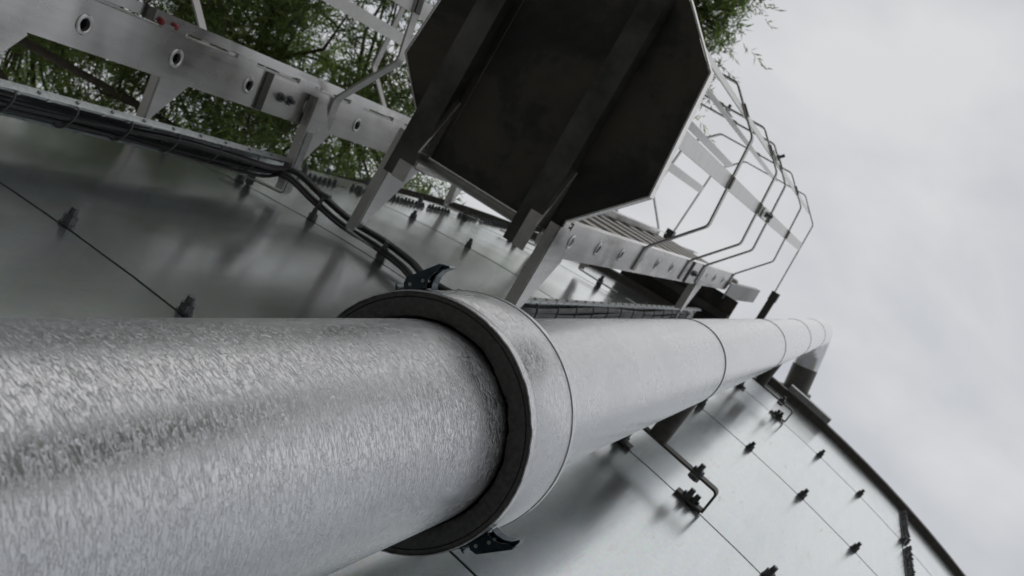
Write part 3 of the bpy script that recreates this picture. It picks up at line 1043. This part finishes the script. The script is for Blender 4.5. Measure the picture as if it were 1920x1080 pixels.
# ties
for z in list(np.arange(-.9, 2.4, .16)):
    bm = bmesh.new()
    c = tp1(.038, .016, z) - t1.location
    path = [c + Vector(F1(math.cos(a) * .034, math.sin(a) * .0185, 0)) for a in np.linspace(0, 2 * math.pi, 18)]
    add_tube(bm, path, .0022, 6)
    link_mesh('cable_tie', bm, M_TIE, t1)
for z in list(np.arange(2.62, 5.2, .19)):
    bm = bmesh.new()
    c = tp2(.036, .014, z) - t2.location
    path = [c + Vector(F2(math.cos(a) * .032, math.sin(a) * .0185, 0)) for a in np.linspace(0, 2 * math.pi, 18)]
    add_tube(bm, path, .0026, 6)
    link_mesh('cable_tie', bm, M_TIE, t2)

# ------------------------------------------------------------------ rim cover strip right of the pipe
bm = bmesh.new()
for (a, b) in ((-1.0, 1.7),):
    n = 14
    rows = []
    for k in range(n + 1):
        dgr = a + (b - a) * k / n
        rows.append([bm.verts.new(wall(dgr, g_, z_) - Vector((0, CY, 0))) for g_, z_ in ((.040, RIM_Z - .004), (.068, RIM_Z - .004), (.070, RIM_Z + .05), (.040, RIM_Z + .05))])
    for k in range(n):
        for i in range(4):
            bm.faces.new((rows[k][i], rows[k + 1][i], rows[k + 1][(i + 1) % 4], rows[k][(i + 1) % 4]))
    bm.faces.new(rows[0]); bm.faces.new(rows[-1])
link_mesh('rim_cover', bm, M_GALV, tank)

# ------------------------------------------------------------------ trees
def leaves_mesh(name, centers, dirs, tones, length, width):
    """thousands of narrow leaves as folded quads; arrays of positions and directions"""
    n = len(centers)
    d = dirs / np.linalg.norm(dirs, axis=1, keepdims=True)
    rnd = rng.normal(size=(n, 3))
    w = np.cross(d, rnd); w /= np.linalg.norm(w, axis=1, keepdims=True)
    nn = np.cross(d, w)
    Ls = length * rng.uniform(.6, 1.25, (n, 1)); Ws = width * rng.uniform(.7, 1.3, (n, 1))
    v = np.empty((n, 4, 3))
    v[:, 0] = centers
    v[:, 1] = centers + d * Ls * .45 + w * Ws * .5 + nn * Ls * .04
    v[:, 2] = centers + d * Ls + nn * Ls * rng.uniform(-.12, .12, (n, 1))
    v[:, 3] = centers + d * Ls * .45 - w * Ws * .5 + nn * Ls * .04
    me = bpy.data.meshes.new(name)
    me.vertices.add(n * 4); me.vertices.foreach_set('co', v.reshape(-1))
    me.loops.add(n * 4); me.loops.foreach_set('vertex_index', np.arange(n * 4, dtype=np.int32))
    me.polygons.add(n); me.polygons.foreach_set('loop_start', np.arange(0, n * 4, 4, dtype=np.int32))
    try: me.polygons.foreach_set('loop_total', np.full(n, 4, dtype=np.int32))
    except Exception: pass
    me.update(calc_edges=True)
    at = me.attributes.new('tone', 'FLOAT', 'POINT')
    at.data.foreach_set('value', np.repeat(tones, 4).astype(np.float32))
    me.materials.append(M_LEAF)
    return me

def tree(label, base, limbs, clumps, leaf_len=.085, leaf_w=.0135, twigs=14, per=17, seed=1, spread=.55, far=()):
    """limbs: list of polylines (world-relative) with radii; clumps: (x,y,z,r,weight)"""
    rs = np.random.default_rng(seed)
    e = empty('willow_tree', label, 'tree', base)
    bm = bmesh.new()
    pts, rad_ = limbs[0]
    add_tube(bm, pts, rad_, 12)
    tr = link_mesh('trunk', bm, M_BARK, e, smooth=True)
    ends = []
    for pts, rad_ in limbs[1:]:
        bm = bmesh.new(); add_tube(bm, pts, rad_, 8)
        link_mesh('limb', bm, M_BARK, e, smooth=True)
    skel = np.array([list(p) for pts, _ in limbs[1:] for p in pts])
    C, Dd, T = [], [], []
    nfar = len(far)
    clumps = list(clumps) + list(far)
    bm = bmesh.new()
    for ci, (x, y, z, r, wgt) in enumerate(clumps):
        if ci == len(clumps) - nfar: cut_ = sum(len(q_) for q_ in C)
        c0 = np.array([x, y, z])
        near = skel[np.argmin(((skel - c0) ** 2).sum(1))]
        n_sub = max(1, int(wgt))
        # a bough into the clump
        mid = (near + c0) / 2 + rs.normal(0, .12, 3)
        add_tube(bm, [Vector(near), Vector(mid), Vector(c0)], [.028, .017, .008], 5, caps=False)
        for s_ in range(n_sub):
            q = rs.normal(0, 1, 3); q = q / np.linalg.norm(q) * r * rs.uniform(.15, 1) ** .5
            c1 = c0 + q * np.array([1, 1, .75])
            if s_ % 2 == 0:
                add_tube(bm, [Vector(c0 + q * .1), Vector((c0 + c1) / 2 + rs.normal(0, .06, 3)), Vector(c1)], [.009, .006, .003], 4, caps=False)
            tone0 = rs.uniform(.1, .9)
            for t_ in range(twigs):
                dr = rs.normal(0, 1, 3); dr[2] -= .35; dr /= np.linalg.norm(dr)
                ln = rs.uniform(.22, spread)
                p = c1 + rs.normal(0, .05, 3)
                sag = np.array([0, 0, -.35])
                if t_ % 3 == 0:
                    add_tube(bm, [Vector(p), Vector(p + dr * ln * .5 + sag * (.5 * ln) ** 2), Vector(p + dr * ln + sag * ln * ln)], [.0035, .0025, .0012], 3, caps=False)
                k = np.arange(per); tt = (k + rs.uniform(0, 1, per)) / per
                cen = p + dr * (ln * tt)[:, None] + sag * ((ln * tt) ** 2)[:, None]
                az = rs.normal(0, 1, (per, 3))
                ld = dr * .9 + az * .55 + np.array([0, 0, -.25])
                C.append(cen); Dd.append(ld); T.append(np.clip(tone0 + rs.normal(0, .18, per), 0, 1))
    o = link_mesh('twigs', bm, M_BARK, e, recalc=False); o['kind'] = 'stuff'
    C = np.concatenate(C); Dd = np.concatenate(Dd); T = np.concatenate(T)
    sz = np.ones((len(C), 1))
    if nfar: sz[cut_:] = 1.9
    me = leaves_mesh('crown', C, Dd, T, leaf_len * sz, leaf_w * sz)
    o = link_data('crown', me, e); o['kind'] = 'stuff'
    print('leaves', len(C))
    return e

def ray(px, py, z):
    """world point (relative to the lens foot) seen at full-size pixel (px,py), z above the lens"""
    d = rt * (px - 960) - up * (py - 540) - bk * 1958.38
    return np.array([d.x / d.z * z, d.y / d.z * z, z + HC])

def limb_path(a, b, n=7, wob=.25, seed=0, sag=.0):
    rs = np.random.default_rng(seed)
    a, b = np.array(a, float), np.array(b, float)
    P = []
    for i in range(n):
        t = i / (n - 1)
        p = a + (b - a) * t + rs.normal(0, wob, 3) * math.sin(math.pi * t) * .5
        p[2] += sag * math.sin(math.pi * t)
        P.append(Vector(p))
    return P

# big willow beyond the ladders: base on the ground beside the tank
b1 = np.array([-11.2, 3.4, 0.0])
rs = np.random.default_rng(3)
fork = np.array([-.2, 0, 3.6])
limbs = [([Vector((0, 0, -.1)), Vector((.06, .05, 1.2)), Vector((-.05, .1, 2.5)), Vector(fork)], [.42, .34, .29, .26])]
targets = [(60, 20, 9.6), (300, 60, 9.3), (520, 30, 9.8), (660, 210, 9.8), (230, 330, 8.2), (480, 330, 9.2), (90, 330, 7.4), (-300, 100, 8.5), (-300, 500, 7.0), (620, 120, 10.6), (-100, -300, 10.5), (300, -350, 11.2), (-700, 200, 7.5), (-1200, 0, 7.0), (350, 480, 8.8), (100, 620, 7.0)]
for i, (px, py, z) in enumerate(targets):
    t = ray(px, py, z) - b1
    r0 = .13 if i < 8 else .10
    P = limb_path(fork, t, 8, .45, i, .5)
    limbs.append((P, [r0 * (1 - .86 * k / 7) for k in range(8)]))
clumps = []
def clump_px(px, py, z, r, w, base):
    t = ray(px, py, z) - base
    clumps.append((t[0], t[1], t[2], r, w))
def skip(px, py, z):
    p = ray(px, py, z)
    return z < 7.4 and math.hypot(p[0], p[1] - CY) < R + .8
hole = [(30, 120, 45), (270, 205, 50), (255, 20, 40), (640, 30, 60), (745, 70, 50), (470, 60, 20)]
for gx in range(-120, 800, 58):
    for gy in range(-120, 450, 58):
        for lay in range(2):
            px = gx + rs.uniform(-30, 30); py = gy + rs.uniform(-30, 30)
            if any(math.hypot(px - hx, py - hy) < hr and rs.uniform() < .8 for hx, hy, hr in hole): continue
            if px > 600 and py < 90 and rs.uniform() < .6: continue
            z = rs.uniform(8.2, 10.6)
            if skip(px, py, z): continue
            clump_px(px, py, z, rs.uniform(.22, .42), rs.integers(3, 6), b1)
far = []
keep_ = clumps
clumps = far
for gx in range(-1700, 900, 190):
    for gy in range(-900, 700, 190):
        if -150 < gx < 850 and gy > -150: continue
        for lay in range(1 + (gy < 0)):
            px = gx + rs.uniform(-90, 90); py = gy + rs.uniform(-90, 90)
            z = rs.uniform(7.6, 10.8)
            if skip(px, py, z): continue
            clump_px(px, py, z, rs.uniform(.4, .8), 5, b1)
clumps = keep_
print('clumps', len(clumps))
tree('big willow with fine narrow leaves behind the left ladder, upper left corner', tuple(b1), limbs, clumps, seed=5, twigs=10, per=15, spread=.42, far=far)

# second willow, whose tip shows right of the platform
b2 = np.array([-7.5, -4.2, 0.0])
clumps = []
for (px, py, z, r, w) in [(1330, 30, 9.5, .26, 5), (1300, 75, 9.4, .20, 4), (1370, 18, 9.6, .16, 3), (1325, 110, 9.2, .10, 2), (1285, 0, 9.6, .35, 6), (1310, 178, 9.3, .06, 1), (1290, 200, 9.3, .08, 1), (1260, 150, 9.4, .2, 3), (1330, -60, 9.6, .4, 7), (1220, -60, 9.7, .5, 9), (1150, 60, 9.6, .4, 7),
                      (1345, 60, 9.5, .16, 4), (1300, 40, 9.5, .22, 6), (1355, 5, 9.7, .22, 5), (1390, -20, 9.7, .2, 4), (1310, 130, 9.3, .08, 2), (1050, -40, 9.7, .6, 9), (900, 20, 9.4, .5, 8), (1120, -220, 9.7, .7, 10), (940, -260, 9.6, .7, 10), (820, -120, 9.3, .5, 8)]:
    clump_px(px, py, z, r, w, b2)
for i in range(90):
    clump_px(rs.uniform(830, 1190), rs.uniform(-420, 215), rs.uniform(8.2, 10.2), .45, 5, b2)
for i in range(330):
    az_ = math.radians(rs.uniform(243, 284)); d_ = rs.uniform(3.2, 8.6)
    p = np.array([d_ * math.sin(az_), d_ * math.cos(az_), HC + rs.uniform(6.8, 9.2)])
    d_ = (rt.x * p[0] + rt.y * p[1] + rt.z * (p[2] - HC)) / -(bk.x * p[0] + bk.y * p[1] + bk.z * (p[2] - HC))
    e_ = (up.x * p[0] + up.y * p[1] + up.z * (p[2] - HC)) / -(bk.x * p[0] + bk.y * p[1] + bk.z * (p[2] - HC))
    if e_ < .36 and d_ > -.2: continue
    q = p - b2
    clumps.append((q[0], q[1], q[2], .7, 4))
fork = np.array([.15, .1, 3.4])
limbs = [([Vector((0, 0, -.1)), Vector((-.05, .02, 1.3)), Vector((.08, .1, 2.4)), Vector(fork)], [.34, .28, .24, .21])]
for i, (px, py, z) in enumerate([(1300, 20, 9.55), (1120, -200, 9.6), (900, -300, 9.3), (700, -700, 9), (1000, -900, 9), (400, -900, 8.5), (1150, -600, 9.5)]):
    t = ray(px, py, z) - b2
    limbs.append((limb_path(fork, t, 8, .4, 40 + i, .4), [.11 * (1 - .9 * k / 7) for k in range(8)]))
tree('second willow whose leafy branch tip hangs into the sky above the platform corner', tuple(b2), limbs, clumps, seed=8, twigs=8, per=13, spread=.38)

# third tree, behind the lens: seen only in the metal
b3 = np.array([1.9, -8.6, 0.0])
clumps = []
for i in range(330):
    az_ = math.radians(rs.normal(169, 9)); d_ = rs.uniform(2.9, 8.6)
    p = np.array([d_ * math.sin(az_), d_ * math.cos(az_), HC + rs.uniform(6.8, 9.0)])
    w_ = -(bk.x * p[0] + bk.y * p[1] + bk.z * (p[2] - HC))
    if w_ > 0 and (up.x * p[0] + up.y * p[1] + up.z * (p[2] - HC)) / w_ < .40: continue
    q = p - b3 + np.array([0, 0, 0])
    clumps.append((q[0], q[1], q[2], .45, 4))
fork = np.array([.1, .1, 3.2])
limbs = [([Vector((0, 0, -.1)), Vector((.05, .02, 1.3)), Vector((.02, .1, 2.4)), Vector(fork)], [.30, .25, .21, .18])]
for i, t in enumerate([(-.9, 2.2, 8.4), (.2, 2.6, 7.6), (-1.6, 1.4, 7.8), (-.4, 3.0, 9.2), (.9, 1.6, 8.6)]):
    limbs.append((limb_path(fork, np.array(t), 8, .3, 70 + i, .3), [.10 * (1 - .9 * k / 7) for k in range(8)]))
tree('round leafy tree behind the viewer, mirrored in the near pipe', tuple(b3), limbs, clumps, leaf_len=.15, leaf_w=.032, seed=9, twigs=9, per=12, spread=.5)

bm = bmesh.new()
c = wall(-13.3, .034, 2.462) - Vector((0, CY, 0))
add_tube(bm, [wall(-13.3, .03, 2.462) - Vector((0, CY, 0)), wall(-13.3, .075, 2.47) - Vector((0, CY, 0))], .006, 8)
add_tube(bm, [wall(-13.5, .077, 2.47) - Vector((0, CY, 0)), wall(-13.1, .077, 2.47) - Vector((0, CY, 0))], .007, 8)
link_mesh('cable_clip', bm, M_NUT, tank)
